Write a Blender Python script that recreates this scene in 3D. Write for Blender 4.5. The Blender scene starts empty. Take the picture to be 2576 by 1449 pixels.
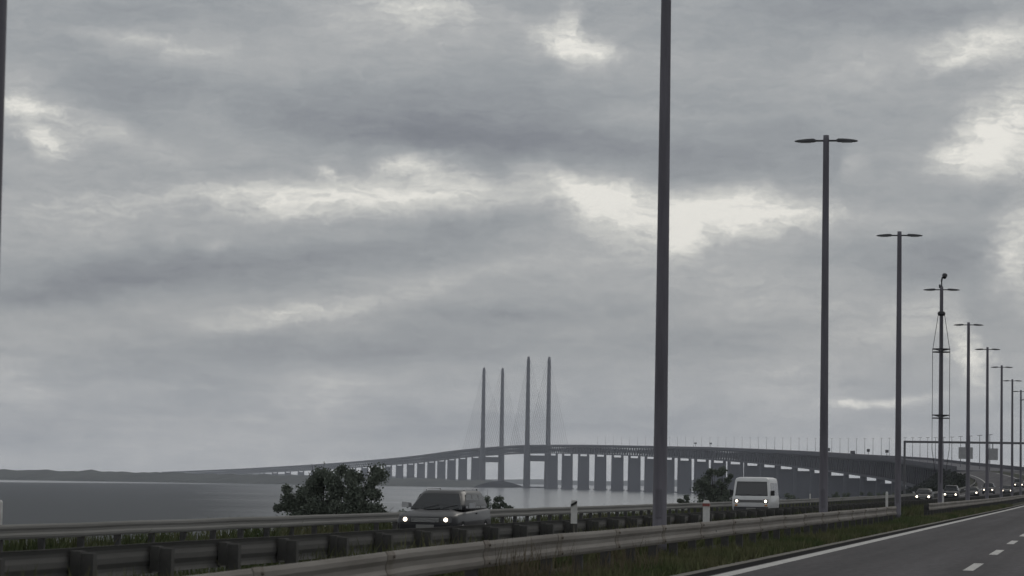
import bpy, math, random
import numpy as np
from mathutils import Matrix, Vector

random.seed(7)
R = math.radians
C = bpy.context.scene.collection
sc = bpy.context.scene

# ------------------------------------------------------------------ camera
cam = bpy.data.cameras.new("camera")
cam_o = bpy.data.objects.new("camera", cam)
C.objects.link(cam_o)
cam.sensor_width = 36.0
cam.lens = 36.0 * 7400.0 / 2576.0
cam.clip_start = 0.5
cam.clip_end = 90000.0
cam_o.matrix_world = (Matrix.Translation((0, 0, 1.4)) @ Matrix.Rotation(R(11.26), 4, 'Z')
                      @ Matrix.Rotation(R(90 + 3.745), 4, 'X') @ Matrix.Rotation(R(0.9), 4, 'Z'))
cam.dof.use_dof = True
cam.dof.focus_distance = 190.0
cam.dof.aperture_fstop = 103.4 / 18.0       # an 18 mm wide pupil
sc.camera = cam_o

# ------------------------------------------------------------------ sky
SUN_EL, SUN_AZ = 38.0, -14.0                # degrees; azimuth from the road direction, left positive
world = bpy.data.worlds.new("World")
sc.world = world
world.use_nodes = True
wn, wl = world.node_tree.nodes, world.node_tree.links
wn.clear()


def N(tree_nodes, kind, **kw):
    n = tree_nodes.new(kind)
    for k, v in kw.items():
        setattr(n, k, v)
    return n


def wmath(op, a, b=None, clamp=False):
    n = N(wn, 'ShaderNodeMath', operation=op, use_clamp=clamp)
    for i, v in enumerate((a, b)):
        if v is None:
            continue
        if isinstance(v, (int, float)):
            n.inputs[i].default_value = v
        else:
            wl.new(v, n.inputs[i])
    return n.outputs[0]


tc = N(wn, 'ShaderNodeTexCoord')
sep = N(wn, 'ShaderNodeSeparateXYZ')
wl.new(tc.outputs['Generated'], sep.inputs[0])
negx = wmath('MULTIPLY', sep.outputs[0], -1.0)
az = wmath('MULTIPLY', wmath('ARCTAN2', negx, sep.outputs[1]), 57.29578)
el = wmath('MULTIPLY', wmath('ARCSINE', sep.outputs[2]), 57.29578)
ae = N(wn, 'ShaderNodeCombineXYZ')
wl.new(az, ae.inputs[0]); wl.new(el, ae.inputs[1])
# cloud deck seen in perspective: direction projected on a flat layer
zc = wmath('ADD', wmath('MAXIMUM', sep.outputs[2], 0.0), 0.075)
px_ = wmath('DIVIDE', sep.outputs[0], zc)
py_ = wmath('DIVIDE', sep.outputs[1], zc)
pl = N(wn, 'ShaderNodeCombineXYZ')
wl.new(px_, pl.inputs[0]); wl.new(py_, pl.inputs[1])


def wnoise(vec, scale, detail, rough=0.55, dist=0.0):
    n = N(wn, 'ShaderNodeTexNoise')
    n.inputs['Scale'].default_value = scale
    n.inputs['Detail'].default_value = detail
    n.inputs['Roughness'].default_value = rough
    n.inputs['Distortion'].default_value = dist
    wl.new(vec, n.inputs['Vector'])
    return n


# wobble the angles so that every bank of cloud gets a torn edge
wob = wnoise(ae.outputs[0], 1.1, 8.0, 0.68)
sub = N(wn, 'ShaderNodeVectorMath', operation='SUBTRACT')
wl.new(wob.outputs['Color'], sub.inputs[0]); sub.inputs[1].default_value = (0.5, 0.5, 0.5)
mulv = N(wn, 'ShaderNodeVectorMath', operation='MULTIPLY')
wl.new(sub.outputs[0], mulv.inputs[0]); mulv.inputs[1].default_value = (1.5, 0.5, 0.0)
addv = N(wn, 'ShaderNodeVectorMath', operation='ADD')
wl.new(ae.outputs[0], addv.inputs[0]); wl.new(mulv.outputs[0], addv.inputs[1])
warped = addv.outputs[0]

# banks of cloud: azimuth, elevation, half width, half height (degrees), brightness, tilt
BANKS = [
    (10.15,8.47,0.74,0.31,0.34,-12), (10.27,8.89,0.31,0.43,0.22,0), (9.68,8.40,0.46,0.17,0.15,-5), (2.04,8.56,1.16,0.35,0.36,12), (2.72,8.23,0.46,0.15,0.15,40), (1.50,6.85,0.93,0.77,0.42,35),
    (2.33,6.62,0.70,0.39,0.26,25), (2.56,6.24,0.70,0.31,0.18,0), (1.53,4.72,0.46,0.70,0.36,-20), (4.62,6.20,0.31,0.25,0.20,0), (20.94,6.99,0.85,0.14,0.34,-3), (20.36,6.36,0.43,0.23,0.30,-25),
    (20.10,6.66,1.01,0.39,0.16,-15), (20.95,7.31,0.54,0.46,0.14,0), (18.72,6.51,1.24,0.23,0.10,-25), (15.69,5.40,1.47,0.35,0.26,2), (15.69,5.20,0.31,0.15,0.12,0), (13.23,6.14,0.46,0.15,0.26,10),
    (12.84,6.04,1.01,0.27,0.22,-10), (13.45,5.44,2.56,0.31,0.24,2), (13.45,5.68,1.55,0.35,0.14,0), (10.50,5.88,1.01,0.23,0.24,-20), (9.88,5.66,0.46,0.23,0.16,-30), (9.01,5.24,1.01,0.50,0.34,-10),
    (9.64,5.58,1.32,0.39,0.18,-10), (7.93,4.95,0.39,0.46,0.44,10), (8.08,4.75,0.23,0.23,0.20,0), (6.62,5.38,1.32,0.43,0.38,0), (7.08,5.19,0.70,0.39,0.22,0), (5.77,5.20,0.93,0.23,0.16,10),
    (15.05,5.90,0.22,0.11,0.24,-10), (16.98,4.44,0.35,0.11,0.20,8), (18.00,5.42,2.01,0.23,0.12,6), (19.67,4.83,2.32,0.70,0.09,5), (2.35,2.57,0.31,0.66,0.36,15), (1.49,3.88,0.46,0.46,0.12,0),
    (4.09,1.65,1.01,0.08,0.28,4), (4.81,1.63,0.31,0.11,0.20,0), (20.72,1.56,0.70,0.23,0.14,-5), (20.96,2.05,0.46,0.15,0.12,0), (15.88,3.12,1.32,0.19,0.20,10), (14.26,3.34,1.55,0.17,0.10,12),
    (14.54,1.56,1.08,0.39,0.10,0), (15.30,1.31,1.24,0.31,0.08,0), (18.77,8.38,1.39,0.12,0.14,-6), (18.00,8.33,2.01,0.39,0.08,-8), (13.43,8.99,2.01,0.46,0.16,-4), (12.97,9.15,0.93,0.23,0.14,0),
    (16.96,6.91,1.08,0.31,0.05,0), (11.95,4.08,1.55,0.19,0.10,12), (8.07,4.44,2.32,0.46,0.10,0), (6.91,3.68,1.94,0.39,0.09,0), (4.21,3.02,1.55,0.39,0.10,0), (5.74,2.00,1.55,0.46,0.08,0),
    (3.07,3.41,0.93,0.31,0.13,10), (17.43,0.55,2.71,0.39,0.06,0), (4.64,8.00,0.93,0.46,0.06,0), (4.23,5.09,1.55,0.31,0.08,0), (7.32,5.99,0.93,0.23,-0.02,0), (18.78,8.88,3.25,0.46,-0.12,3),
    (20.36,7.87,2.01,0.54,-0.10,-8), (14.33,7.05,4.03,0.70,-0.13,-4), (11.22,7.34,2.32,0.85,-0.15,-3), (12.38,6.62,3.25,0.46,-0.12,-3), (7.71,6.15,2.01,0.43,-0.10,-12), (6.09,6.70,2.01,0.77,-0.14,-20),
    (6.19,8.92,2.56,0.54,-0.10,0), (3.88,9.15,2.32,0.35,-0.14,-4), (4.02,7.24,1.08,0.62,-0.05,0), (18.88,3.78,3.25,0.39,-0.17,4), (20.24,3.40,2.01,0.22,-0.13,7), (15.82,4.24,3.25,0.31,-0.13,4),
    (12.73,4.53,2.01,0.46,-0.08,4), (11.58,5.01,1.24,0.23,-0.08,8), (17.32,2.36,2.94,0.31,-0.09,2), (19.14,1.90,2.32,0.19,-0.08,2), (13.86,2.50,3.25,0.28,-0.10,3), (11.55,3.23,2.01,0.31,-0.09,6),
    (8.84,3.35,1.55,0.31,-0.06,8), (10.36,1.32,3.25,0.46,-0.09,0), (13.45,1.11,1.55,0.46,-0.05,0), (5.37,4.47,2.48,0.31,-0.06,2), (2.09,3.42,0.46,0.62,-0.10,0), (3.23,4.48,1.01,0.46,-0.10,0),
    (6.51,2.76,2.32,0.31,-0.07,3), (16.54,1.68,1.55,0.31,-0.05,0), (3.45,2.49,0.62,0.31,-0.06,0), (1.80,5.71,0.62,0.31,-0.10,0), (7.72,6.84,0.46,0.77,-0.03,0),
]
val = None
n1 = wnoise(pl.outputs[0], 0.85, 6.0, 0.55, 0.4)
n2 = wnoise(pl.outputs[0], 3.1, 5.0, 0.6, 0.2)
aes = N(wn, 'ShaderNodeMapping')
aes.inputs['Scale'].default_value = (0.35, 1.1, 1.0)
wl.new(warped, aes.inputs['Vector'])
n3 = wnoise(aes.outputs[0], 1.6, 6.0, 0.6)
n4 = wnoise(aes.outputs[0], 5.5, 8.0, 0.68, 0.6)
val = wmath('ADD', wmath('MULTIPLY', wmath('SUBTRACT', n1.outputs[0], 0.5), 0.30), 0.54)
val = wmath('ADD', val, wmath('MULTIPLY', wmath('SUBTRACT', n2.outputs[0], 0.5), 0.10))
val = wmath('ADD', val, wmath('MULTIPLY', wmath('SUBTRACT', n3.outputs[0], 0.5), 0.26))
val = wmath('ADD', val, wmath('MULTIPLY', wmath('SUBTRACT', n4.outputs[0], 0.5), 0.24))
val0 = val
for i_, (a, e, rx, ry, amp, rot) in enumerate(BANKS):
    if i_ % 15 == 14:                       # ties each batch of banks to the one before, so the shader needs little memory
        nx = N(wn, 'ShaderNodeVectorMath', operation='MULTIPLY_ADD')
        wl.new(val, nx.inputs[0]); nx.inputs[1].default_value = (1e-7, 0, 0); wl.new(warped, nx.inputs[2])
        warped = nx.outputs[0]
    m = N(wn, 'ShaderNodeMapping', vector_type='TEXTURE')
    m.inputs['Location'].default_value = (a, e, 0)
    m.inputs['Rotation'].default_value = (0, 0, R(-rot))
    m.inputs['Scale'].default_value = (rx * 1.8, ry * 1.85, 1)
    wl.new(warped, m.inputs['Vector'])
    ln = N(wn, 'ShaderNodeVectorMath', operation='LENGTH')
    wl.new(m.outputs[0], ln.inputs[0])
    mr = N(wn, 'ShaderNodeMapRange', interpolation_type='SMOOTHSTEP')
    mr.inputs['From Min'].default_value = 1.0
    mr.inputs['From Max'].default_value = 0.0
    mr.inputs['To Min'].default_value = 0.0
    mr.inputs['To Max'].default_value = amp * (.90 if amp > 0 else 1.0)
    wl.new(ln.outputs['Value'], mr.inputs['Value'])
    val = wmath('ADD', val, mr.outputs[0])
# the bright breaks are the most broken up
excess = wmath('MAXIMUM', wmath('SUBTRACT', val, val0), 0.0)
val = wmath('ADD', val, wmath('MULTIPLY', excess, wmath('MULTIPLY', wmath('SUBTRACT', n4.outputs[0], 0.45), 1.9)))

def cloud_background(value):
    ramp = N(wn, 'ShaderNodeValToRGB')
    cr = ramp.color_ramp
    cr.elements[0].position = 0.0; cr.elements[0].color = (.135, .150, .170, 1)
    cr.elements[1].position = 1.0; cr.elements[1].color = (.86, .84, .78, 1)
    for p, c in ((.25, (.212, .224, .250)), (.45, (.320, .337, .352)), (.62, (.432, .440, .442)), (.80, (.62, .618, .588))):
        e_ = cr.elements.new(p); e_.color = (*c, 1)
    wl.new(value, ramp.inputs[0])
    up = N(wn, 'ShaderNodeMapRange', interpolation_type='SMOOTHSTEP')      # brightened towards the horizon, all round, to offset the darkening by haze
    up.inputs['From Min'].default_value = -0.3; up.inputs['From Max'].default_value = 3.2
    up.inputs['To Min'].default_value = 16.5; up.inputs['To Max'].default_value = 10.0
    wl.new(el, up.inputs['Value'])
    cl10 = N(wn, 'ShaderNodeVectorMath', operation='SCALE')
    wl.new(ramp.outputs[0], cl10.inputs[0]); wl.new(up.outputs[0], cl10.inputs['Scale'])
    mix = N(wn, 'ShaderNodeMix', data_type='RGBA')
    mix.inputs[0].default_value = 0.975                                     # overcast: little of the blue gets through
    wl.new(sky.outputs[0], mix.inputs[6]); wl.new(cl10.outputs[0], mix.inputs[7])
    bg = N(wn, 'ShaderNodeBackground')
    bg.inputs['Strength'].default_value = 0.1
    wl.new(mix.outputs[2], bg.inputs['Color'])
    return bg


sky = N(wn, 'ShaderNodeTexSky', sky_type='NISHITA')
sky.sun_disc = False
sky.sun_elevation = R(SUN_EL)
sky.sun_rotation = R(-SUN_AZ)
# the listed banks lie within one window of the sky; elsewhere their (zero) contribution need not be worked out
win = wmath('MULTIPLY', wmath('MULTIPLY', wmath('GREATER_THAN', az, -9.0), wmath('LESS_THAN', az, 30.0)), wmath('LESS_THAN', el, 16.0))
mixs = N(wn, 'ShaderNodeMixShader')
wl.new(win, mixs.inputs[0])
wl.new(cloud_background(val0).outputs[0], mixs.inputs[1])
wl.new(cloud_background(val).outputs[0], mixs.inputs[2])
out = N(wn, 'ShaderNodeOutputWorld')
wl.new(mixs.outputs[0], out.inputs['Surface'])

sun = bpy.data.lights.new("sun", 'SUN')
sun.energy = 0.5
sun.angle = R(25)
sun.color = (1.0, .95, .88)
sun_o = bpy.data.objects.new("sun", sun)
C.objects.link(sun_o)
sd = Vector((-math.sin(R(SUN_AZ)) * math.cos(R(SUN_EL)), math.cos(R(SUN_AZ)) * math.cos(R(SUN_EL)), math.sin(R(SUN_EL))))
sun_o.rotation_euler = (-sd).to_track_quat('-Z', 'Y').to_euler()

sc.view_settings.view_transform = 'Standard'
sc.view_settings.look = 'None'
sc.view_settings.exposure = 0.0
sc.view_settings.gamma = 1.0
sc.view_settings.use_curve_mapping = False
sc.cycles.volume_bounces = 1
sc.cycles.max_bounces = 5

# ------------------------------------------------------------------ helpers


class MB:
    """collects shapes and links them as ONE mesh object"""

    def __init__(s):
        s.v, s.f = [], []

    def add(s, vs, fs):
        o = len(s.v)
        s.v += [tuple(v) for v in vs]
        s.f += [tuple(i + o for i in f) for f in fs]
        return s

    def box(s, x0, x1, y0, y1, z0, z1):
        return s.add([(x0, y0, z0), (x1, y0, z0), (x1, y1, z0), (x0, y1, z0), (x0, y0, z1), (x1, y0, z1), (x1, y1, z1), (x0, y1, z1)],
                     [(3, 2, 1, 0), (4, 5, 6, 7), (0, 1, 5, 4), (1, 2, 6, 5), (2, 3, 7, 6), (3, 0, 4, 7)])

    def tube(s, pts, rad, n=10, cap=True):
        """round bar through points, radius may differ per point"""
        pts = [Vector(p) for p in pts]
        if isinstance(rad, (int, float)):
            rad = [rad] * len(pts)
        rings = []
        for i, p in enumerate(pts):
            t = (pts[min(i + 1, len(pts) - 1)] - pts[max(i - 1, 0)]).normalized()
            a = t.cross(Vector((0, 0, 1)))
            if a.length < 1e-3:
                a = Vector((1, 0, 0))
            a.normalize(); b = t.cross(a).normalized()
            rings.append([p + (a * math.cos(2 * math.pi * k / n) + b * math.sin(2 * math.pi * k / n)) * rad[i] for k in range(n)])
        return s.loft(rings, cap)

    def loft(s, rings, cap=True):
        n = len(rings[0])
        o = len(s.v)
        for r in rings:
            s.v += [tuple(p) for p in r]
        for i in range(len(rings) - 1):
            for k in range(n):
                k2 = (k + 1) % n
                s.f.append((o + i * n + k, o + i * n + k2, o + (i + 1) * n + k2, o + (i + 1) * n + k))
        if cap:
            s.f.append(tuple(o + k for k in range(n))[::-1])
            s.f.append(tuple(o + (len(rings) - 1) * n + k for k in range(n)))
        return s

    def torus(s, c, r, t, n=24, m=6):
        rings = []
        for i in range(n + 1):
            a = 2 * math.pi * i / n
            rings.append([(c[0] + (r + t * math.cos(2 * math.pi * k / m)) * math.cos(a), c[1] + (r + t * math.cos(2 * math.pi * k / m)) * math.sin(a),
                           c[2] + t * math.sin(2 * math.pi * k / m)) for k in range(m)])
        return s.loft(rings, False)

    def mesh(s, name, material, smooth=False):
        me = bpy.data.meshes.new(name)
        me.from_pydata(s.v, [], s.f)
        me.validate()
        if material:
            me.materials.append(material)
        if smooth:
            me.polygons.foreach_set('use_smooth', [True] * len(me.polygons))
        return me

    def build(s, name, material, parent=None, smooth=False, kind=None):
        return link(name, s.mesh(name, material, smooth), parent, kind)


def link(name, data, parent=None, kind=None, loc=None):
    o = bpy.data.objects.new(name, data)
    C.objects.link(o)
    if parent:
        o.parent = parent
    if kind:
        o['kind'] = kind
    if loc is not None:
        o.location = loc
    return o


def tag(o, label=None, cat=None, group=None, kind=None):
    for k, v in (('label', label), ('category', cat), ('group', group), ('kind', kind)):
        if v:
            o[k] = v
    return o


def empty(name, loc, label, cat, group=None, rz=0.0):
    o = link(name, None, loc=loc)
    o.rotation_euler = (0, 0, rz)
    return tag(o, label, cat, group)


def copy_tree(o, parent=None):
    c = o.copy()
    C.objects.link(c)
    c.parent = parent
    for ch in list(o.children):
        copy_tree(ch, c)
    return c


def material(name, color, rough=0.6, metal=0.0, var=0.0, vscale=3.0, color2=None, bump=0.0, bscale=40.0, spec=0.5, stretch=(1, 1, 1), detail=5.0):
    m = bpy.data.materials.new(name)
    m.use_nodes = True
    nd, ln = m.node_tree.nodes, m.node_tree.links
    b = nd['Principled BSDF']
    b.inputs['Base Color'].default_value = (*color, 1)
    b.inputs['Roughness'].default_value = rough
    b.inputs['Metallic'].default_value = metal
    b.inputs['Specular IOR Level'].default_value = spec
    if color2 is None and var > 0:
        color2 = tuple(max(0, c * (1 - var)) for c in color)
        color = tuple(min(1, c * (1 + var)) for c in color)
    if color2 is not None or bump > 0:
        t = nd.new('ShaderNodeTexCoord')
        mp = nd.new('ShaderNodeMapping')
        mp.inputs['Scale'].default_value = stretch
        ln.new(t.outputs['Object'], mp.inputs[0])
    if color2 is not None:
        n = nd.new('ShaderNodeTexNoise')
        n.inputs['Scale'].default_value = vscale
        n.inputs['Detail'].default_value = detail
        n.inputs['Roughness'].default_value = 0.65
        ln.new(mp.outputs[0], n.inputs['Vector'])
        r = nd.new('ShaderNodeValToRGB')
        r.color_ramp.elements[0].position = .32; r.color_ramp.elements[0].color = (*color2, 1)
        r.color_ramp.elements[1].position = .68; r.color_ramp.elements[1].color = (*color, 1)
        ln.new(n.outputs[0], r.inputs[0])
        ln.new(r.outputs[0], b.inputs['Base Color'])
    if bump > 0:
        n = nd.new('ShaderNodeTexNoise')
        n.inputs['Scale'].default_value = bscale
        n.inputs['Detail'].default_value = 4
        ln.new(mp.outputs[0], n.inputs['Vector'])
        bp = nd.new('ShaderNodeBump')
        bp.inputs['Strength'].default_value = bump
        bp.inputs['Distance'].default_value = 0.02
        ln.new(n.outputs[0], bp.inputs['Height'])
        ln.new(bp.outputs[0], b.inputs['Normal'])
    return m


def emitter(name, color, strength):
    m = bpy.data.materials.new(name)
    m.use_nodes = True
    b = m.node_tree.nodes['Principled BSDF']
    b.inputs['Base Color'].default_value = (.8, .8, .8, 1)
    b.inputs['Emission Color'].default_value = (*color, 1)
    b.inputs['Emission Strength'].default_value = strength
    return m


M = dict(
    asphalt=material('asphalt', (.066, .061, .066), .85, color2=(.032, .030, .034), vscale=.8, bump=.5, bscale=60, stretch=(1, .05, 1), spec=.22),
    line=material('road_paint', (.55, .54, .51), .6, color2=(.26, .255, .25), vscale=5, bump=.2),
    verge=material('verge_soil', (.050, .050, .032), 1.0, color2=(.032, .036, .021), vscale=1.5, bump=.6, bscale=12, spec=.1),
    edge=material('concrete_edge', (.15, .14, .12), .9, var=.35, vscale=2),
    drain=material('dark_gutter', (.012, .012, .012), 1.0, var=.3, vscale=3, spec=.05),
    rail=material('galvanised_rail', (.265, .245, .22), .75, .0, color2=(.150, .132, .113), vscale=1.1, stretch=(1, .25, 3), bump=.15, bscale=6),
    rail_joint=material('rail_joint', (.215, .195, .17), .8, color2=(.13, .105, .08), vscale=5),
    rail_dark=material('dark_rail', (.098, .095, .090), .9, .0, color2=(.066, .064, .060), vscale=1.2, stretch=(1, .3, 2)),  # darker tone for the median's far rail
    rail_far=material('weathered_rail', (.25, .245, .23), .75, .05, color2=(.17, .166, .152), vscale=.8, stretch=(1, .2, 3)),
    post_dark=material('dark_post', (.074, .072, .068), .9, var=.25),  # posts of the far median rail, in a matching dark tone
    post=material('guardrail_post', (.075, .072, .07), .75, .1, var=.3),
    pole=material('galvanised_pole', (.178, .168, .194), .6, .15, color2=(.108, .102, .120), vscale=1.1, stretch=(4, 4, .35), bump=.1, bscale=10),
    lum=material('lamp_housing', (.06, .06, .065), .5, .2, var=.2),
    gantry=material('gantry_steel', (.13, .13, .14), .6, .1, var=.15),
    lens=material('lamp_lens', (.35, .36, .36), .15, spec=.6),
    dark=material('dark_metal', (.04, .04, .045), .5, .3, var=.2),
    white=material('white_plastic', (.74, .73, .71), .5, color2=(.55, .54, .52), vscale=7),
    red=material('red_reflector', (.26, .075, .065), .5),
    black=material('black_plastic', (.015, .015, .016), .5),
    concrete=material('bridge_concrete', (.085, .087, .105), .85, color2=(.060, .062, .077), vscale=.08, stretch=(1, 1, .3)),
    pylon=material('pylon_concrete', (.095, .095, .112), .85, color2=(.066, .066, .080), vscale=.06, stretch=(1, 1, .25)),
    deck=material('deck_fascia', (.036, .036, .050), .8, var=.15, vscale=.05),
    truss=material('truss_steel', (.022, .022, .032), .7, var=.2, vscale=.2),
    cable=material('stay_steel', (.25, .25, .27), .6),
    sign_back=material('sign_back', (.40, .40, .41), .6, .2, var=.12),
    silver=material('silver_cap', (.42, .42, .43), .35, .3),
    tyre=material('tyre', (.018, .018, .018), .9),
    rim=material('alloy_rim', (.38, .38, .40), .35, .8),
    glass=material('car_glass', (.016, .018, .02), .1, spec=.45),
    chrome=material('chrome', (.6, .6, .6), .2, 1.0),
    grille=material('grille_black', (.012, .012, .013), .5),
    plate=material('plate_grey', (.22, .22, .21), .6),  # number plates toned down to a dull grey
    van_glass=material('van_glass', (.045, .046, .05), .18, spec=.9),  # paler base stands in for some of the reflected sky
    lamp_on=emitter('headlight_bulb', (1.0, .86, .68), 4.5),
    lamp_glass=material('headlight_glass', (.11, .11, .115), .2, spec=.7),
)


def road_wear(m):
    nd, ln = m.node_tree.nodes, m.node_tree.links
    b = nd['Principled BSDF']
    src = b.inputs['Base Color'].links[0].from_socket
    t = nd.new('ShaderNodeTexCoord')

    def band(scale, stretch, lo, hi, detail):
        mp = nd.new('ShaderNodeMapping'); mp.inputs['Scale'].default_value = stretch
        ln.new(t.outputs['Object'], mp.inputs[0])
        n = nd.new('ShaderNodeTexNoise'); n.inputs['Scale'].default_value = scale; n.inputs['Detail'].default_value = detail
        ln.new(mp.outputs[0], n.inputs['Vector'])
        r = nd.new('ShaderNodeMapRange')
        r.inputs['From Min'].default_value = .35; r.inputs['From Max'].default_value = .65
        r.inputs['To Min'].default_value = lo; r.inputs['To Max'].default_value = hi
        ln.new(n.outputs[0], r.inputs['Value'])
        return r.outputs[0]
    mul = nd.new('ShaderNodeMath'); mul.operation = 'MULTIPLY'
    ln.new(band(.8, (1, .006, 1), .72, 1.22, 3), mul.inputs[0])          # wheel tracks and oil drip along the lanes
    ln.new(band(7.0, (1, .35, 1), .80, 1.20, 6), mul.inputs[1])          # stone and patches
    sc_ = nd.new('ShaderNodeVectorMath'); sc_.operation = 'SCALE'
    ln.new(src, sc_.inputs[0]); ln.new(mul.outputs[0], sc_.inputs['Scale'])
    ln.new(sc_.outputs[0], b.inputs['Base Color'])


road_wear(M['asphalt'])


def paint(name, col, metal=.35, rough=.32, coat=.6):
    m = material(name, col, rough, metal, var=.06, vscale=2.0)
    b = m.node_tree.nodes['Principled BSDF']
    b.inputs['Coat Weight'].default_value = coat
    b.inputs['Coat Roughness'].default_value = .1
    return m


# ------------------------------------------------------------------ course of the road: q = metres left of the camera line, d = metres ahead
LAT = [8.2, 8.2, 8.2, 8.2, 8.3, 8.5, 10.3, 14.0, 19.5, 26.6, 34.9, 44.3, 54.3, 64.8, 75.8, 87.4, 99.7, 113.1, 127.5, 143.1, 159.6, 177.0, 195.3, 214.5, 234.5,
       255.5, 277.3, 300.0, 323.7, 348.2, 373.6, 399.9, 427.2, 455.3, 484.2, 514.1, 544.8, 576.4, 609.1, 642.8, 677.5, 713.0, 748.8, 784.2, 818.8, 852.9, 887.0,
       921.8, 958.2, 996.3, 1035.8, 1075.8, 1115.0, 1152.8, 1189.8, 1226.5, 1263.6, 1301.6, 1340.8, 1381.1, 1422.6, 1465.2, 1508.7, 1553.3, 1599.1, 1646.2,
       1694.7, 1744.8, 1796.3, 1849.4, 1903.7, 1959.1, 2015.1, 2071.4, 2128.1, 2185.2, 2242.7, 2300.7, 2359.5, 2419.1, 2479.5, 2540.8, 2602.9, 2666.0, 2730.0]
ZT = [(-100, 0), (250, 0), (400, .3), (500, 1.0), (600, 2.0), (700, 3.2), (900, 6.0), (1300, 11.2), (1609, 16), (1853, 19.3), (2036, 21.8), (2615, 31), (3190, 40),
      (4000, 51), (4490, 56), (4725, 57), (4950, 56.3), (5280, 53.4), (5915, 45.3), (6360, 39.8), (6670, 35), (7480, 22), (8400, 9)]


def lat(d):
    t = min(max(d / 100.0, 0), len(LAT) - 1.001)
    i = int(t); u = t - i
    p = [LAT[min(max(k, 0), len(LAT) - 1)] for k in (i - 1, i, i + 1, i + 2)]
    return p[1] + .5 * u * (p[2] - p[0] + u * (2 * p[0] - 5 * p[1] + 4 * p[2] - p[3] + u * (3 * (p[1] - p[2]) + p[3] - p[0])))


def shift(d):
    return lat(d) - 8.2


_zx = [a for a, b in ZT]; _zy = [b for a, b in ZT]


def zr(d):
    w = 60.0 if d < 4000 else 100.0
    return float(np.mean([np.interp(d + k * w / 3, _zx, _zy) for k in range(-3, 4)])) if d > 160 else 0.0


def heading(d):
    return math.atan2(lat(d + 5) - lat(d - 5), 10.0)


# cross section of the embankment: (q, z)
SECTION = [(-95, -13.0), (-60, -11.0), (-38, -7.5), (-14, -.9), (-9, -.35), (-6.2, -.14), (2.15, -.02), (5.75, 0.0), (6.4, 0.0), (7.4, .02), (8.4, .04), (10.0, 0.0), (14.5, -.19), (20.6, -.48), (22.4, -.56),
           (24.2, -.74), (28, -2.0), (36, -4.6), (48, -7.8), (60, -10.6), (95, -13.0)]
_sq = [a for a, b in SECTION]; _sz = [b for a, b in SECTION]


def zg(q, d):
    return float(np.interp(q, _sq, _sz)) + zr(d)


def P(q, d, z=0.0):
    """point q left of the course, d ahead, z above the local ground"""
    return Vector((-(q + shift(d)), d, zg(q, d) + z))


def ribbon(name, q0, q1, d0, d1, dz, mat_, step=4.0, parent=None, kind='structure', sub=6):
    mb = MB()
    n = max(1, int((d1 - d0) / step))
    rows = []
    qs = sorted(set([q0 + (q1 - q0) * k / sub for k in range(sub + 1)] + [q for q in _sq if q0 < q < q1]))
    for i in range(n + 1):
        d = d0 + (d1 - d0) * i / n
        mb.v += [tuple(P(q, d, dz)) for q in qs]
    w = len(qs)
    for i in range(n):
        for k in range(w - 1):
            a = i * w + k
            mb.f.append((a, a + w, a + w + 1, a + 1))
    return mb.build(name, mat_, parent, smooth=True, kind=kind)

# ------------------------------------------------------------------ ground, roads, water, far shore
mb = MB()
ds = list(np.arange(-60, 320, 8.0)) + list(np.arange(320, 990, 20.0))
gq = sorted(set(_sq + list(np.arange(22, 60, 3.0)) + list(np.arange(-36, -6, 4.0))))
for d in ds:
    for q in gq:
        p = P(q, d)
        if q > 23 or q < -9:
            p.z += random.uniform(-.25, .25)
        if d > 450:                                             # past the flat island only the embankment narrows to the abutment
            base = float(np.interp(q, _sq, _sz))
            if base < -.5:
                p.z = max(-13.0, zr(d) + base * (1 + zr(d) / 9.0))
        mb.v.append(tuple(p))
for q in gq:                                                    # the embankment drops to the sea under the abutment
    p = P(q, 1020); mb.v.append((p.x, p.y, -13.0))
w = len(gq)
for i in range(len(ds)):
    for k in range(w - 1):
        a = i * w + k
        mb.f.append((a, a + w, a + w + 1, a + 1))
mb.build('ground', M['verge'], smooth=True, kind='structure')

near_road = ribbon('near_road', -6.2, 5.76, -60, 980, .004, M['asphalt'])
far_road = ribbon('far_road', 10.3, 21.6, -60, 980, .004, M['asphalt'])
ribbon('edge_line', 5.44, 5.70, -40, 900, .009, M['line'], parent=near_road, kind=None, sub=1)
ribbon('gutter', 5.76, 6.06, -40, 700, .006, M['drain'], parent=near_road, kind=None, sub=1)
ribbon('edge_strip', 6.06, 6.26, -40, 700, .012, M['edge'], parent=near_road, kind=None, sub=1)
ribbon('edge_line', 11.0, 11.25, -40, 900, .009, M['line'], parent=far_road, kind=None, sub=1)
ribbon('edge_line', 19.7, 19.95, -40, 900, .009, M['line'], parent=far_road, kind=None, sub=1)
for k in range(34):
    d = 51.0 + (k - 4) * 12.55
    for qq, par in ((2.05, near_road), (15.3, far_road)):
        ribbon('lane_dash', qq, qq + .18, d, d + 5.0, .009, M['line'], step=5, parent=par, kind=None, sub=1)

# water: wind-ruffled, dark reaches and calm, pale ones
wm = bpy.data.materials.new('sea_water')
wm.use_nodes = True
nd, ln = wm.node_tree.nodes, wm.node_tree.links
nd.clear()
o_ = nd.new('ShaderNodeOutputMaterial')
geo = nd.new('ShaderNodeNewGeometry')
sp = nd.new('ShaderNodeSeparateXYZ'); ln.new(geo.outputs['Position'], sp.inputs[0])


def m2(op, a, b=None, clamp=False):
    n = nd.new('ShaderNodeMath'); n.operation = op; n.use_clamp = clamp
    for i, v in enumerate((a, b)):
        if v is None:
            continue
        if isinstance(v, (int, float)):
            n.inputs[i].default_value = v
        else:
            ln.new(v, n.inputs[i])
    return n.outputs[0]


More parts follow.
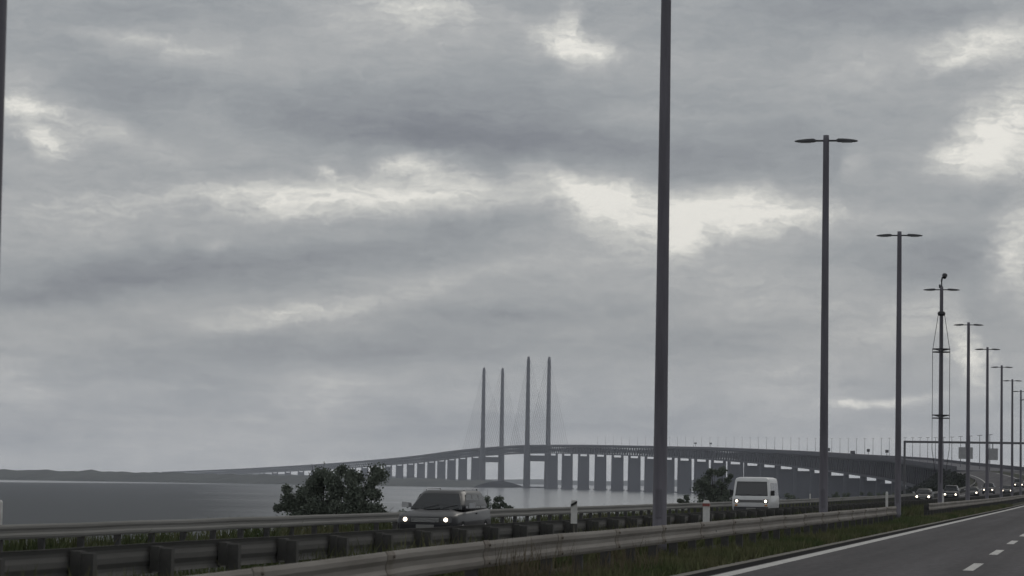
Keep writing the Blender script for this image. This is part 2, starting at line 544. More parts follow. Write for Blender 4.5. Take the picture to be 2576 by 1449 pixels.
def nz(scale, stretch, detail=4.0):
    mp = nd.new('ShaderNodeMapping'); mp.inputs['Scale'].default_value = stretch
    ln.new(geo.outputs['Position'], mp.inputs[0])
    n = nd.new('ShaderNodeTexNoise'); n.inputs['Scale'].default_value = scale; n.inputs['Detail'].default_value = detail
    ln.new(mp.outputs[0], n.inputs['Vector'])
    return n.outputs[0]


# the wind comes over the left-hand sound; the lee in front of the bridge piers lies calm
side = m2('ADD', m2('MULTIPLY', sp.outputs[1], 0.262), sp.outputs[0])            # > 0 on the calm side
side = m2('DIVIDE', side, m2('MAXIMUM', m2('MULTIPLY', sp.outputs[1], 0.055), 20.0))
side = m2('ADD', side, m2('MULTIPLY', m2('SUBTRACT', nz(.004, (1, .35, 1)), .5), 1.4))
side = m2('ADD', side, m2('MULTIPLY', m2('SUBTRACT', nz(.02, (.25, 1, 1), 5.0), .5), .9))
calm = m2('ADD', m2('MULTIPLY', side, .5), .5, clamp=True)
strip = nd.new('ShaderNodeMapRange'); strip.interpolation_type = 'SMOOTHSTEP'     # slack water under the far left shore
strip.inputs['From Min'].default_value = 3050; strip.inputs['From Max'].default_value = 3250
ln.new(sp.outputs[1], strip.inputs['Value'])
strip2 = nd.new('ShaderNodeMapRange'); strip2.interpolation_type = 'SMOOTHSTEP'
strip2.inputs['From Min'].default_value = -1130; strip2.inputs['From Max'].default_value = -1300
ln.new(sp.outputs[0], strip2.inputs['Value'])
calm = m2('MAXIMUM', calm, m2('MULTIPLY', strip.outputs[0], strip2.outputs[0]))


def water_bsdf(base, rough, bump, spec):
    b = nd.new('ShaderNodeBsdfPrincipled')
    b.inputs['Base Color'].default_value = (*base, 1)
    b.inputs['Roughness'].default_value = rough
    b.inputs['IOR'].default_value = 1.33
    b.inputs['Specular IOR Level'].default_value = spec
    bp = nd.new('ShaderNodeBump'); bp.inputs['Strength'].default_value = bump; bp.inputs['Distance'].default_value = .5
    ln.new(nz(.35, (1, .8, 1), 5.0), bp.inputs['Height'])
    ln.new(bp.outputs[0], b.inputs['Normal'])
    return b


b_r = water_bsdf((.036, .042, .047), .55, .6, .22)
b_c = water_bsdf((.13, .135, .135), .16, .03, .8)  # calm water: part of the sky's reflection is put into the pale base
mx = nd.new('ShaderNodeMixShader')
ln.new(calm, mx.inputs[0]); ln.new(b_r.outputs[0], mx.inputs[1]); ln.new(b_c.outputs[0], mx.inputs[2])
ln.new(mx.outputs[0], o_.inputs['Surface'])
SEA = -9.6
mb = MB()
mb.add([(-11000, -1800, SEA), (6000, -1800, SEA), (6000, 11900, SEA), (-11000, 11900, SEA)], [(0, 1, 2, 3)])
mb.build('water', wm, kind='structure')

shore_m = material('far_shore_green', (.105, .110, .098), .95, color2=(.070, .075, .068), vscale=.012, spec=.05, stretch=(1, .3, 2))  # base colour lightened to imitate distance haze


def shore(name, x0, x1, d0, depth, hfun, step=18.0, seed=1):
    rnd = random.Random(seed)
    mb = MB()
    n = int((x1 - x0) / step)
    prof = [(0, 0), (.06, .3), (.18, .62), (.35, .9), (.5, 1.0), (.75, .7), (1, 0)]
    for i in range(n + 1):
        x = x0 + (x1 - x0) * i / n
        h = hfun(x) * (1 + rnd.uniform(-.07, .07))
        for t, k in prof:
            mb.v.append((x, d0 + depth * t + rnd.uniform(-10, 10), SEA - .6 + (h + .6) * k * (1 + rnd.uniform(-.08, .08))))
    w = len(prof)
    for i in range(n):
        for k in range(w - 1):
            a = i * w + k
            mb.f.append((a, a + 1, a + w + 1, a + w))
    return mb.build(name, shore_m, kind='structure')


def left_h(x):
    u = -x
    return 13.2 + 2.2 * math.exp(-((u - 1475) / 90.0) ** 2) + 1.0 * math.exp(-((u - 1290) / 60) ** 2) + .5 * math.sin(u * .05) + (2 if u > 1560 else 0) - 3.0 * max(0, (1150 - u) / 250.0)


shore('far_shore', -1900, -900, 4250, 420, left_h, 9.0, 3)
shore('far_hill', -8500, 3500, 9200, 1500, lambda x: 17 + 3 * math.sin(x * .004) + 2.2 * math.sin(x * .013 + 1), 40.0, 5)

# ------------------------------------------------------------------ the bridge
bridge = empty('cable_stayed_bridge', (-lat(4725), 4725, SEA), 'long dark bridge curving over the water with four tall free pylons', 'bridge')
B0 = bridge.location.copy()


def bpart(mb, name, mat_, kind=None, parent=None, smooth=False):
    off = B0
    mb.v = [(x - off.x, y - off.y, z - off.z) for x, y, z in mb.v]
    return mb.build(name, mat_, parent or bridge, smooth, kind)


D0, D1 = 985.0, 8340.0


def bframe(d):
    c = Vector((-lat(d), d, zr(d)))
    h = heading(d)
    t = Vector((-math.sin(h), math.cos(h), 0)); r = Vector((math.cos(h), math.sin(h), 0))
    return c, t, r


def girder(sections, name, mat_, d0=D0, d1=D1, step=35.0):
    """closed cross section (offset to the right, height) swept along the deck"""
    mb = MB()
    rings = []
    n = int((d1 - d0) / step)
    for i in range(n + 1):
        c, t, r = bframe(d0 + (d1 - d0) * i / n)
        rings.append([c + r * a + Vector((0, 0, b)) for a, b in sections])
    mb.loft(rings)
    return bpart(mb, name, mat_)


girder([(-11.7, 0), (-11.7, -.9), (-7.5, -2.0), (7.5, -2.0), (11.7, -.9), (11.7, 0)], 'road_deck', M['deck'])
girder([(-11.9, -.4), (-11.9, 1.3), (-11.6, 1.3), (-11.6, -.4)], 'parapet', M['deck'])
girder([(11.6, -.4), (11.6, 1.3), (11.9, 1.3), (11.9, -.4)], 'parapet', M['deck'])
girder([(-7.6, -10.6), (-7.6, -11.9), (7.6, -11.9), (7.6, -10.6)], 'railway_deck', M['deck'])


def beam(mb, a, b, w, r):
    """square bar from a to b"""
    t = (b - a).normalized()
    s = r * (w / 2); u = t.cross(r).normalized() * (w / 2)
    mb.loft([[p + s + u, p - s + u, p - s - u, p + s - u] for p in (a, b)])


mb = MB()
d = D0
while d < D1 - 20:
    c0, t0, r0 = bframe(d); c1, t1, r1 = bframe(d + 19.3); cm, tm, rm = bframe(d + 9.65)
    for s in (-6.4, 6.4):
        top0 = c0 + r0 * s + Vector((0, 0, -2.0)); bot0 = c0 + r0 * s + Vector((0, 0, -10.6)); topm = cm + rm * s + Vector((0, 0, -2.0))
        bot1 = c1 + r1 * s + Vector((0, 0, -10.6))
        beam(mb, bot0, topm, 1.5, r0)
        beam(mb, topm, bot1, 1.5, r0)
    d += 19.3
bpart(mb, 'truss', M['truss'], 'stuff')

# piers: a wide shaft with two bearing blocks that leave a slot under the truss
PIER_D = [4340 - 130 * i for i in range(23)] + [5100, 5235, 5370, 5505, 5640, 5772, 5900, 6030, 6160, 6290, 6420, 6545, 6670, 6795, 6920, 7040, 7160, 7280, 7405, 7530, 7660, 7790, 7920, 8050, 8180]
for d in PIER_D:
    c, t, r = bframe(d)
    top = c.z - 11.9
    mb = MB()

    def slab(rr, tt, z0, z1, cx=0.0, rr2=None):
        rr2 = rr if rr2 is None else rr2
        k = .72
        ring = [(-1, -k), (-k, -1), (k, -1), (1, -k), (1, k), (k, 1), (-k, 1), (-1, k)]
        rings = []
        for z, q_ in ((z0, rr), (z1, rr2)):
            rings.append([Vector((c.x, c.y, z)) + r * (cx + a * q_) + t * (b * tt) for a, b in ring])
        mb.loft(rings)
    shoulder = top - 2.7
    w2 = 8.1
    if shoulder > SEA + 1:
        slab(w2, 2.4, SEA + 1.2, shoulder, 0, w2 - .3)
        slab(w2 + 1.6, 4.5, SEA - 2, SEA + 1.2)
    for s in (-1, 1):
        slab(1.5, 1.8, max(shoulder, SEA - 2), top, s * (w2 - 1.8))
    bpart(mb, 'pier', M['concrete'])

# pylons: two free standing legs at each end of the main span, tied below the deck
PYL = []
for d in (4490.0, 4950.0):
    c, t, r = bframe(d)
    for s in (-1, 1):
        mb = MB()
        rings = []
        for z, wr, wt in ((SEA - 2, 5.2, 6.2), (SEA + 25, 4.9, 5.9), (c.z - 12, 4.7, 5.6), (c.z + 3, 3.4, 4.9), (c.z + 70, 2.9, 4.0), (SEA + 196, 2.3, 3.0), (SEA + 203.5, 1.5, 2.2)):
            k = .6
            base = Vector((c.x, c.y, z)) + r * (s * 16.3)
            rings.append([base + r * (a * wr) + t * (b * wt) for a, b in ((-1, -k), (-k, -1), (k, -1), (1, -k), (1, k), (k, 1), (-k, 1), (-1, k))])
        mb.loft(rings)
        bpart(mb, 'pylon', M['pylon'])
        PYL.append((d, s))
    mb = MB()
    mb.loft([[Vector((c.x, c.y, c.z)) + r * x + t * (b * 4.0) + Vector((0, 0, z)) for b, z in ((-1, -24.0), (1, -24.0), (1, -15.0), (-1, -15.0))] for x in (-13.0, 13.0)])
    bpart(mb, 'crossbeam', M['pylon'])
    mb = MB()
    mb.loft([[Vector((c.x, c.y, z)) + r * a + t * b for a, b in ((-24, -14), (24, -14), (24, 14), (-24, 14))] for z in (SEA - 3, SEA + 2.2)])
    bpart(mb, 'caisson', M['concrete'])
mb = MB()
for d in (4490.0, 4950.0):
    c, t, r = bframe(d)
    for s in (-1, 1):
        for k in range(10):
            zt = c.z + 32 + 12 * k
            for sgn in (-1, 1):
                ce, te, re = bframe(d + sgn * (30 + 20 * k))
                a = Vector((c.x, c.y, zt)) + r * (s * 15.5); b = ce + re * (s * 13.0)
                mb.tube([a, b], .18, 4, False)
bpart(mb, 'stay_cable', M['cable'], 'stuff')

# lamp posts, signs and a lorry up on the deck
lm = MB(); lm.tube([(0, 0, 0), (0, 0, 12)], [.16, .09], 6); lm.box(-.9, .9, -.12, .12, 11.9, 12.08)
lmesh = lm.mesh('deck_lamp', M['pole'])
for k in range(49):
    d = 1000 + 62 * k
    c, t, r = bframe(d)
    o = link('deck_lamp', lmesh, loc=c)
    o.rotation_euler = (0, 0, heading(d))
    tag(o, 'thin grey lamp post standing on the far bridge deck', 'lamp post', 'lamp posts along the bridge deck')


def deck_sign(d, off, hgt, w_, h_, label):
    c, t, r = bframe(d)
    root = empty('road_sign', c + r * off, label, 'road sign', 'road signs on the bridge deck', heading(d))
    m_ = MB(); m_.tube([(0, 0, 0), (0, 0, hgt)], .15, 6); m_.build('post', M['dark'], root)
    m_ = MB(); m_.box(-w_ / 2, w_ / 2, -.35, -.17, hgt - h_, hgt); m_.build('sign_panel', M['dark'], root)


deck_sign(3150, -9.6, 6.0, 2.6, 1.6, 'left one of two dark signs on the bridge deck by the nearest lamp pole')
deck_sign(3120, 2.6, 6.0, 2.6, 1.6, 'right one of two dark signs on the bridge deck by the nearest lamp pole')
deck_sign(2130, -11.0, 5.2, 1.6, 2.0, 'dark sign on the bridge deck just right of the second lamp pole')
deck_sign(2110, -8.4, 5.2, 1.6, 2.2, 'taller dark sign on the bridge deck beside a similar one')
deck_sign(1770, -10.5, 5.4, 1.8, 1.7, 'dark sign on the bridge deck left of the third lamp pole')
deck_sign(1625, -9.5, 5.2, 1.8, 1.6, 'dark sign on the bridge deck right of the third lamp pole')
c, t, r = bframe(1945)
lorry = empty('lorry', c + r * -6.5 + Vector((0, 0, .004)), 'dark box lorry crossing the bridge deck', 'lorry', None, heading(1945))
m_ = MB(); m_.box(-1.25, 1.25, -2.6, 5.2, 1.0, 3.9); m_.build('cargo_box', M['dark'], lorry)
m_ = MB(); m_.box(-1.15, 1.15, -5.0, -2.75, .5, 2.9); m_.build('cab', M['concrete'], lorry)
m_ = MB(); m_.box(-1.0, 1.0, -5.05, -4.99, 1.8, 2.7); m_.build('windscreen', M['glass'], lorry)
for sx in (-1.0, 1.0):
    for sy in (-3.9, 2.2, 3.5):
        m_ = MB(); m_.tube([(sx - .15, sy, .5), (sx + .15, sy, .5)], .5, 10); m_.build('wheel', M['tyre'], lorry)

# ------------------------------------------------------------------ guard rails
W_FULL = [(0, .690), (.030, .686), (.078, .650), (.082, .605), (.026, .560), (.020, .510), (.082, .465), (.078, .420), (.030, .384), (0, .380), (-.008, .383), (.018, .392), (.062, .424),
          (.066, .458), (.006, .508), (.012, .563), (.066, .609), (.062, .642), (.018, .676), (-.008, .686)]
W_PROF = [(a * .34, b) for a, b in W_FULL]


def guardrail(q, d0, d1, facing, rail_mat, label, pitch, post_side=None, wide=.07, individual=200.0, lift=0.0, group=None, dip=0.0, post_mat='post', splice=False):
    """W-profile beam on posts; facing -1 turns the beam to the camera side"""
    root = empty('guardrail', P(q, d0), label, 'guardrail', group)
    L = root.location.copy()
    mb = MB()
    rings = []
    d = d0
    while d < d1 + .01:
        z0 = zg(q, d)
        x = -(q + shift(d))
        wob = .005 * math.sin(d * .7) + .003 * math.sin(d * 2.3) - dip * (max(0.0, 37.0 - d) / 14.0) ** 1.5
        rings.append([(x - facing * a - L.x, d - L.y, z0 + b + lift + wob - L.z) for a, b in W_PROF])
        d += 4.0 if d < 260 else 20.0
    mb.loft(rings)
    mb.build('rail_beam', rail_mat, root)
    if splice:                                                    # lapped joints of the beam, bolted at every second post
        d = d0 + .6
        while d < min(d1, 110) - 1:
            x = -(q + shift(d)); z0 = zg(q, d) - dip * (max(0.0, 37.0 - d) / 14.0) ** 1.5
            sm = MB()
            sm.loft([[(x - facing * (a + .006 if b_ != 0 else a) - L.x, d + e_ - L.y, z0 + b + lift + (.004 if b > .6 else 0) - L.z) for b_, (a, b) in enumerate(W_PROF, 1)] for e_ in (-.16, .16)])
            for zb_ in (.43, .64):
                sm.tube([(x - facing * .035 - L.x, d + .08 - L.y, z0 + zb_ - L.z), (x - facing * .055 - L.x, d + .08 - L.y, z0 + zb_ - L.z)], .018, 6)
            sm.build('splice', M['rail_joint'], root)
            d += pitch * 2
    pm = MB()
    s = -facing                                                   # posts stand behind the beam
    pm.box(-wide, wide, -.055, .055, -.35, .64)
    pmesh = pm.mesh('post', M[post_mat])
    bm_ = MB(); bm_.box(-.05, .05, -wide - .02, wide + .02, .40, .66)
    bmesh_ = bm_.mesh('spacer', M[post_mat])
    stuff = MB()
    k = 0
    d = d0 + .6
    while d < d1:
        x = -(q + shift(d)) + facing * .16
        zz = zg(q, d) + lift - dip * (max(0.0, 37.0 - d) / 14.0) ** 1.5
        if d < individual:
            p = link('post', pmesh, root, loc=(x - L.x, d - L.y, zz - L.z))
            link('spacer', bmesh_, p, loc=(-facing * .10, 0, 0))
        else:
            stuff.box(x - wide - L.x, x + wide - L.x, d - .055 - L.y, d + .055 - L.y, zz - .35 - L.z, zz + .64 - L.z)
        d += pitch
    if stuff.v:
        stuff.build('post_row', M[post_mat], root, kind='stuff')
    return root


guardrail(7.0, 14.0, 106.0, -1, M['rail'], 'pale near guardrail of the median, in front of the nearest lamp pole', 2.4, dip=.085, splice=True)
guardrail(7.0, 127.0, 640.0, -1, M['rail'], 'short looking guardrail section of the median beyond the gap by the mast', 2.4, individual=230)
guardrail(9.5, 14.0, 640.0, 1, M['rail_dark'], 'dark guardrail on the far side of the median, seen from behind its posts', 2.4, wide=.07, individual=230, post_mat='post_dark')
guardrail(22.0, 22.0, 700.0, -1, M['rail_far'], 'weathered guardrail along the outer shoulder behind the oncoming vehicles', 2.5, individual=260, lift=.18)

# ------------------------------------------------------------------ street lamps
H = 12.15


def make_lamp(loc, label, group='twin arm street lamps in the median'):
    root = empty('street_lamp', loc, label, 'street lamp', group)
    m_ = MB()
    m_.tube([(0, 0, 0), (0, 0, .25), (0, 0, .26), (0, 0, 3), (0, 0, 7), (0, 0, H - .1), (0, 0, H + .03)], [.145, .145, .138, .128, .113, .092, .088], 20)
    pole = m_.build('pole', M['pole'], root, smooth=False)
    for p in pole.data.polygons:
        p.use_smooth = abs(p.normal.z) < .5
    m_ = MB(); m_.box(-.24, .24, -.24, .24, 0, .03); m_.build('base_plate', M['post'], root)
    m_ = MB(); m_.box(-.06, .06, -.146, -.12, .7, 1.25); m_.build('hatch', M['pole'], root)
    for s in (-1, 1):
        m_ = MB(); m_.tube([(s * .06, 0, H - .14), (s * .55, 0, H - .14)], .03, 8); m_.build('arm', M['dark'], root)
        rings = []
        for t, w_, z0, z1 in ((.30, .05, -.165, -.115), (.38, .10, -.18, -.075), (.60, .13, -.185, -.085), (.85, .12, -.18, -.11), (.95, .08, -.17, -.13), (.975, .04, -.16, -.14)):
            x = s * t
            rings.append([(x, -w_, H + z0), (x, w_, H + z0), (x, w_, H + z0 * .6 + z1 * .4), (x, w_ * .6, H + z1), (x, -w_ * .6, H + z1), (x, -w_, H + z0 * .6 + z1 * .4)])
        m_ = MB(); m_.loft(rings if s < 0 else rings); lu = m_.build('luminaire', M['lum'], root)
        m_ = MB(); m_.box(min(s * .48, s * .80), max(s * .48, s * .80), -.10, .10, H - .196, H - .180); m_.build('lens', M['lens'], lu)
    return root


LAMP_D = [21.85] + [(n + 1.617) * 34.65 for n in range(0, 15)]
LABELS = {0: 'street lamp pole cut by the frame edge beside the outer rail posts',
          1: 'tall thick lamp pole standing between the dark car and the white van',
          2: 'tapered twin arm street lamp just beyond the white van',
          3: 'twin arm street lamp before the mast with cable rings',
          5: 'first twin arm street lamp beyond the mast with cable rings',
          6: 'second twin arm street lamp beyond the mast with cable rings',
          7: 'third twin arm street lamp beyond the mast with cable rings',
          8: 'fourth twin arm street lamp beyond the mast with cable rings',
          9: 'fifth twin arm street lamp beyond the mast with cable rings'}
proto = None
for i, d in enumerate(LAMP_D):
    loc = P(8.1 if i == 0 else 8.2, d)
    if i == 0:
        loc = Vector((-8.57, 21.75, zg(8.2, 22)))
    lab = LABELS.get(i, 'small distant twin arm street lamp where the road bends')
    if proto is None:
        proto = o = make_lamp(loc, lab)
    elif i == 4:
        o = copy_tree(proto)                                      # the mast carries the same twin arms
        o.name = 'camera_mast'
        o.location = loc
        tag(o, 'lamp mast with cable rings and a camera on top', 'mast')
        del o['group']
        m_ = MB(); m_.tube([(0, 0, H + .03), (0, 0, H + .35), (.03, 0, H + .52), (.12, 0, H + .60)], [.05, .045, .04, .04], 8); cam_arm = m_.build('camera_bracket', M['dark'], o)
        m_ = MB(); m_.tube([(.16, -.22, H + .50), (.16, -.10, H + .62), (.2, .18, H + .66)], [.10, .14, .11], 10); m_.build('camera', M['dark'], cam_arm)
        m_ = MB(); m_.tube([(-.1, 0, H - .05), (-.1, 0, H + .14)], .05, 8); m_.build('junction_box', M['dark'], o)
        zc_, z1_, z2_ = 10.72, 8.72, 5.16
        m_ = MB(); m_.tube([(0, 0, zc_ - .12), (0, 0, zc_ - .04), (0, 0, zc_ + .04), (0, 0, zc_ + .12)], [.14, .21, .21, .14], 12); m_.build('collar', M['dark'], o)
        for z_ in (z1_, z2_):
            m_ = MB(); m_.torus((0, 0, z_ + .08), .46, .03); m_.torus((0, 0, z_ - .08), .46, .03)
            ring = m_.build('cable_ring', M['dark'], o)
            for a in range(4):
                ca, sa = math.cos(a * math.pi / 2 + .5), math.sin(a * math.pi / 2 + .5)
                m_ = MB(); m_.tube([(ca * .10, sa * .10, z_), (ca * .44, sa * .44, z_ + .08)], .028, 6); m_.build('spoke', M['dark'], ring)
        for a in range(4):
            ca, sa = math.cos(a * math.pi / 2 + .1), math.sin(a * math.pi / 2 + .1)
            m_ = MB(); m_.tube([(ca * .16, sa * .16, zc_), (ca * .46, sa * .46, z1_), (ca * .46, sa * .46, z2_), (ca * .46, sa * .46, 3.4), (ca * .2, sa * .2, 1.6)], .016, 5); m_.build('cable', M['dark'], o)
    else:
        o = copy_tree(proto)
        o.location = loc
        o['label'] = lab
    o.rotation_euler = (random.uniform(-.0025, .0025), .005 if i == 0 else random.uniform(-.0025, .0025), heading(d))

# ------------------------------------------------------------------ sign gantry over both carriageways
gd = 358.0
gz = zg(22.6, gd)
gantry = empty('sign_gantry', P(22.6, gd), 'dark steel gantry spanning the road with sign panels seen from behind', 'gantry')
gl = gantry.location.copy()
topz = 6.95 - gl.z
m_ = MB(); m_.box(-.13, .13, -.13, .13, 0, topz); m_.build('column', M['gantry'], gantry)
m_ = MB(); m_.box(30.9, 31.16, -.13, .13, -.2, topz); m_.build('column', M['gantry'], gantry)
m_ = MB()
m_.box(.132, 30.898, -.12, .12, topz - .26, topz); m_.build('crossbeam', M['gantry'], gantry)
for q_, w_, z0, z1 in ((15.3, 1.7, 4.85, 6.25), (12.1, 1.25, 4.75, 6.15), (4.0, 1.5, 4.8, 6.2), (.6, 1.5, 4.8, 6.2)):
    x = (22.6 - q_)
    m_ = MB(); m_.box(x - w_ / 2, x + w_ / 2, -.26, -.10, z0 - gl.z, z1 - gl.z); sp_ = m_.build('sign_panel', M['sign_back'], gantry)
    m_ = MB(); m_.box(x - .05, x + .05, -.08, .08, z1 - gl.z, topz - .262); m_.build('hanger', M['gantry'], sp_)

# ------------------------------------------------------------------ marker posts


def marker(q, d, top, w_, stake, label, band=True, foot=-.3):
    root = empty('marker_post', P(q, d), label, 'marker post', 'white roadside marker posts')
    z0 = root.location.z
    t_ = top - z0
    if stake:
        m_ = MB(); m_.tube([(0, 0, -.3), (0, 0, t_ - .3)], .016, 6); m_.build('stake', M['edge'], root)
        m_ = MB(); m_.loft([[(a * w_ / 2, b * .012 - .02, z) for a, b in ((-1, -1), (1, -1), (1, 1), (-1, 1))] for z in (t_ - .36, t_ - .03)] + [[(a * w_ / 2 * .8, b * .012 - .02, t_) for a, b in ((-1, -1), (1, -1), (1, 1), (-1, 1))]])
        m_.build('plate', M['white'], root)
        m_ = MB(); m_.loft([[(-w_ / 2 - .002, -.046, t_ - .10), (w_ / 2 + .002, -.046, t_ - .045), (w_ / 2 + .002, -.046, t_ - .005), (-w_ / 2 - .002, -.046, t_ - .06)],
                            [(-w_ / 2 - .002, -.034, t_ - .10), (w_ / 2 + .002, -.034, t_ - .045), (w_ / 2 + .002, -.034, t_ - .005), (-w_ / 2 - .002, -.034, t_ - .06)]])
        m_.build('dark_band', M['black'], root)
    else:
        k = .55
        rings = [[(a * w_ / 2, b * w_ * .4, z) for a, b in ((-1, -k), (-k, -1), (k, -1), (1, -k), (1, k), (k, 1), (-k, 1), (-1, k))] for z in (foot, t_ - .05)]
        rings.append([(a * w_ / 3, b * w_ * .25, t_) for a, b in ((-1, -k), (-k, -1), (k, -1), (1, -k), (1, k), (k, 1), (-k, 1), (-1, k))])
        m_ = MB(); m_.loft(rings); m_.build('post', M['white'], root)
        if foot > 0:                                              # clamped to the back of the rail
            m_ = MB(); m_.box(-.03, .20, -w_ * .3, w_ * .3, foot + .02, foot + .06); m_.build('clamp', M['dark'], root)
        if band:
            m_ = MB(); m_.box(-w_ / 2 - .004, w_ / 2 + .004, -w_ * .4 - .004, w_ * .4 + .004, t_ - .115, t_ - .06); m_.build('red_band', M['red'], root)
    return root


marker(7.92, 45.0, 1.11, .095, True, 'white marker plate on a thin stake left of the nearest lamp pole')
marker(7.18, 55.1, 1.09, .125, False, 'white marker post with red band standing left of the white van', True, .45)
marker(7.18, 103.9, 1.22, .09, False, 'plain white marker post behind the end of the near rail', False, .45)
marker(7.18, 142.7, 1.12, .09, False, 'small white marker post at the rail beyond the mast', False, .45)
marker(22.7, 239.0, .72, .11, False, 'tiny white marker post behind the outer rail, right of the white van', False)
marker(23.56, 61.2, .80, .14, False, 'white marker post cut by the frame edge behind the outer rail', False)

# ------------------------------------------------------------------ vehicles


def plan_ring(yf, yr, hw, z, rf=.18, rr=.18, n=5):
    """rounded rectangle in plan"""
    pts = []
    for cx, cy, r_, a0 in ((hw - rf, yf + rf, rf, -90), (hw - rr, yr - rr, rr, 0), (-hw + rr, yr - rr, rr, 90), (-hw + rf, yf + rf, rf, 180)):
        for k in range(n):
            a = R(a0 + 90 * k / (n - 1))
            pts.append((cx + r_ * math.cos(a), cy + r_ * math.sin(a), z))
    return pts


def body_loft(levels, deform=None):
    rings = [plan_ring(*lv) for lv in levels]
    top = levels[-1]
    rings.append([(x * .55, (y - (top[0] + top[1]) / 2) * .7 + (top[0] + top[1]) / 2, z + .012) for x, y, z in rings[-1]])
    if deform:
        rings = [[deform(*p) for p in r_] for r_ in rings]
    m_ = MB(); m_.loft(rings)
    return m_


def interp(levels, z):
    for a, b in zip(levels, levels[1:]):
        if a[3] <= z <= b[3]:
            t = (z - a[3]) / (b[3] - a[3] + 1e-9)
            return [a[k] + (b[k] - a[k]) * t for k in range(3)]
    return list(levels[-1][:3]) if z > levels[-1][3] else list(levels[0][:3])


def side_pane(levels, s, ya0, ya1, yb0, yb1, z0, z1):
    """slab on the flank: bottom edge ya0..ya1, top edge yb0..yb1"""
    m_ = MB()
    w0 = interp(levels, z0)[2]; w1 = interp(levels, z1)[2]
    m_.loft([[(s * (w0 + o), ya0, z0), (s * (w0 + o), ya1, z0), (s * (w1 + o), yb1, z1), (s * (w1 + o), yb0, z1)] for o in (-.02, .007)])
    return m_


def front_pane(levels, w0, w1, z0, z1, off=.007, rear=False, n=4):
    m_ = MB()
    rows = []
    idx = 1 if rear else 0
    sg = 1 if rear else -1
    zs = [z0 + (z1 - z0) * k / n for k in range(n + 1)]
    for o in (-.02, off):
        left = [(-(w0 + (w1 - w0) * k / n), interp(levels, z)[idx] + sg * o, z) for k, z in enumerate(zs)]
        right = [((w0 + (w1 - w0) * k / n), interp(levels, z)[idx] + sg * o, z) for k, z in enumerate(zs)]
        rows.append(left + right[::-1])
    m_.loft(rows)
    return m_


def wheel(root, x, y, r_, wdt=.2):
    s = 1 if x > 0 else -1
    m_ = MB(); m_.tube([(x - wdt / 2, y, r_), (x - wdt / 2 + .02, y, r_), (x + wdt / 2 - .02, y, r_), (x + wdt / 2, y, r_)], [r_ * .9, r_, r_, r_ * .9], 20)
    w_ = m_.build('wheel', M['tyre'], root)
    m_ = MB()
    m_.tube([(x + s * (wdt / 2 - .03), y, r_), (x + s * (wdt / 2 + .006), y, r_)], [r_ * .62, r_ * .58], 14)
    m_.build('rim', M['rim'], w_)


def headlight(root, x, y, z, w_, h_, bulb, on=True):
    m_ = MB(); m_.box(x - w_ / 2, x + w_ / 2, y - .012, y + .06, z - h_ / 2, z + h_ / 2)
    hl = m_.build('headlight', M['lamp_glass'], root)
    m_ = MB(); m_.tube([(x, y - .013, z), (x, y - .03, z)], [bulb, bulb * .9], 14); m_.build('bulb', M['lamp_on'], hl)
    return hl


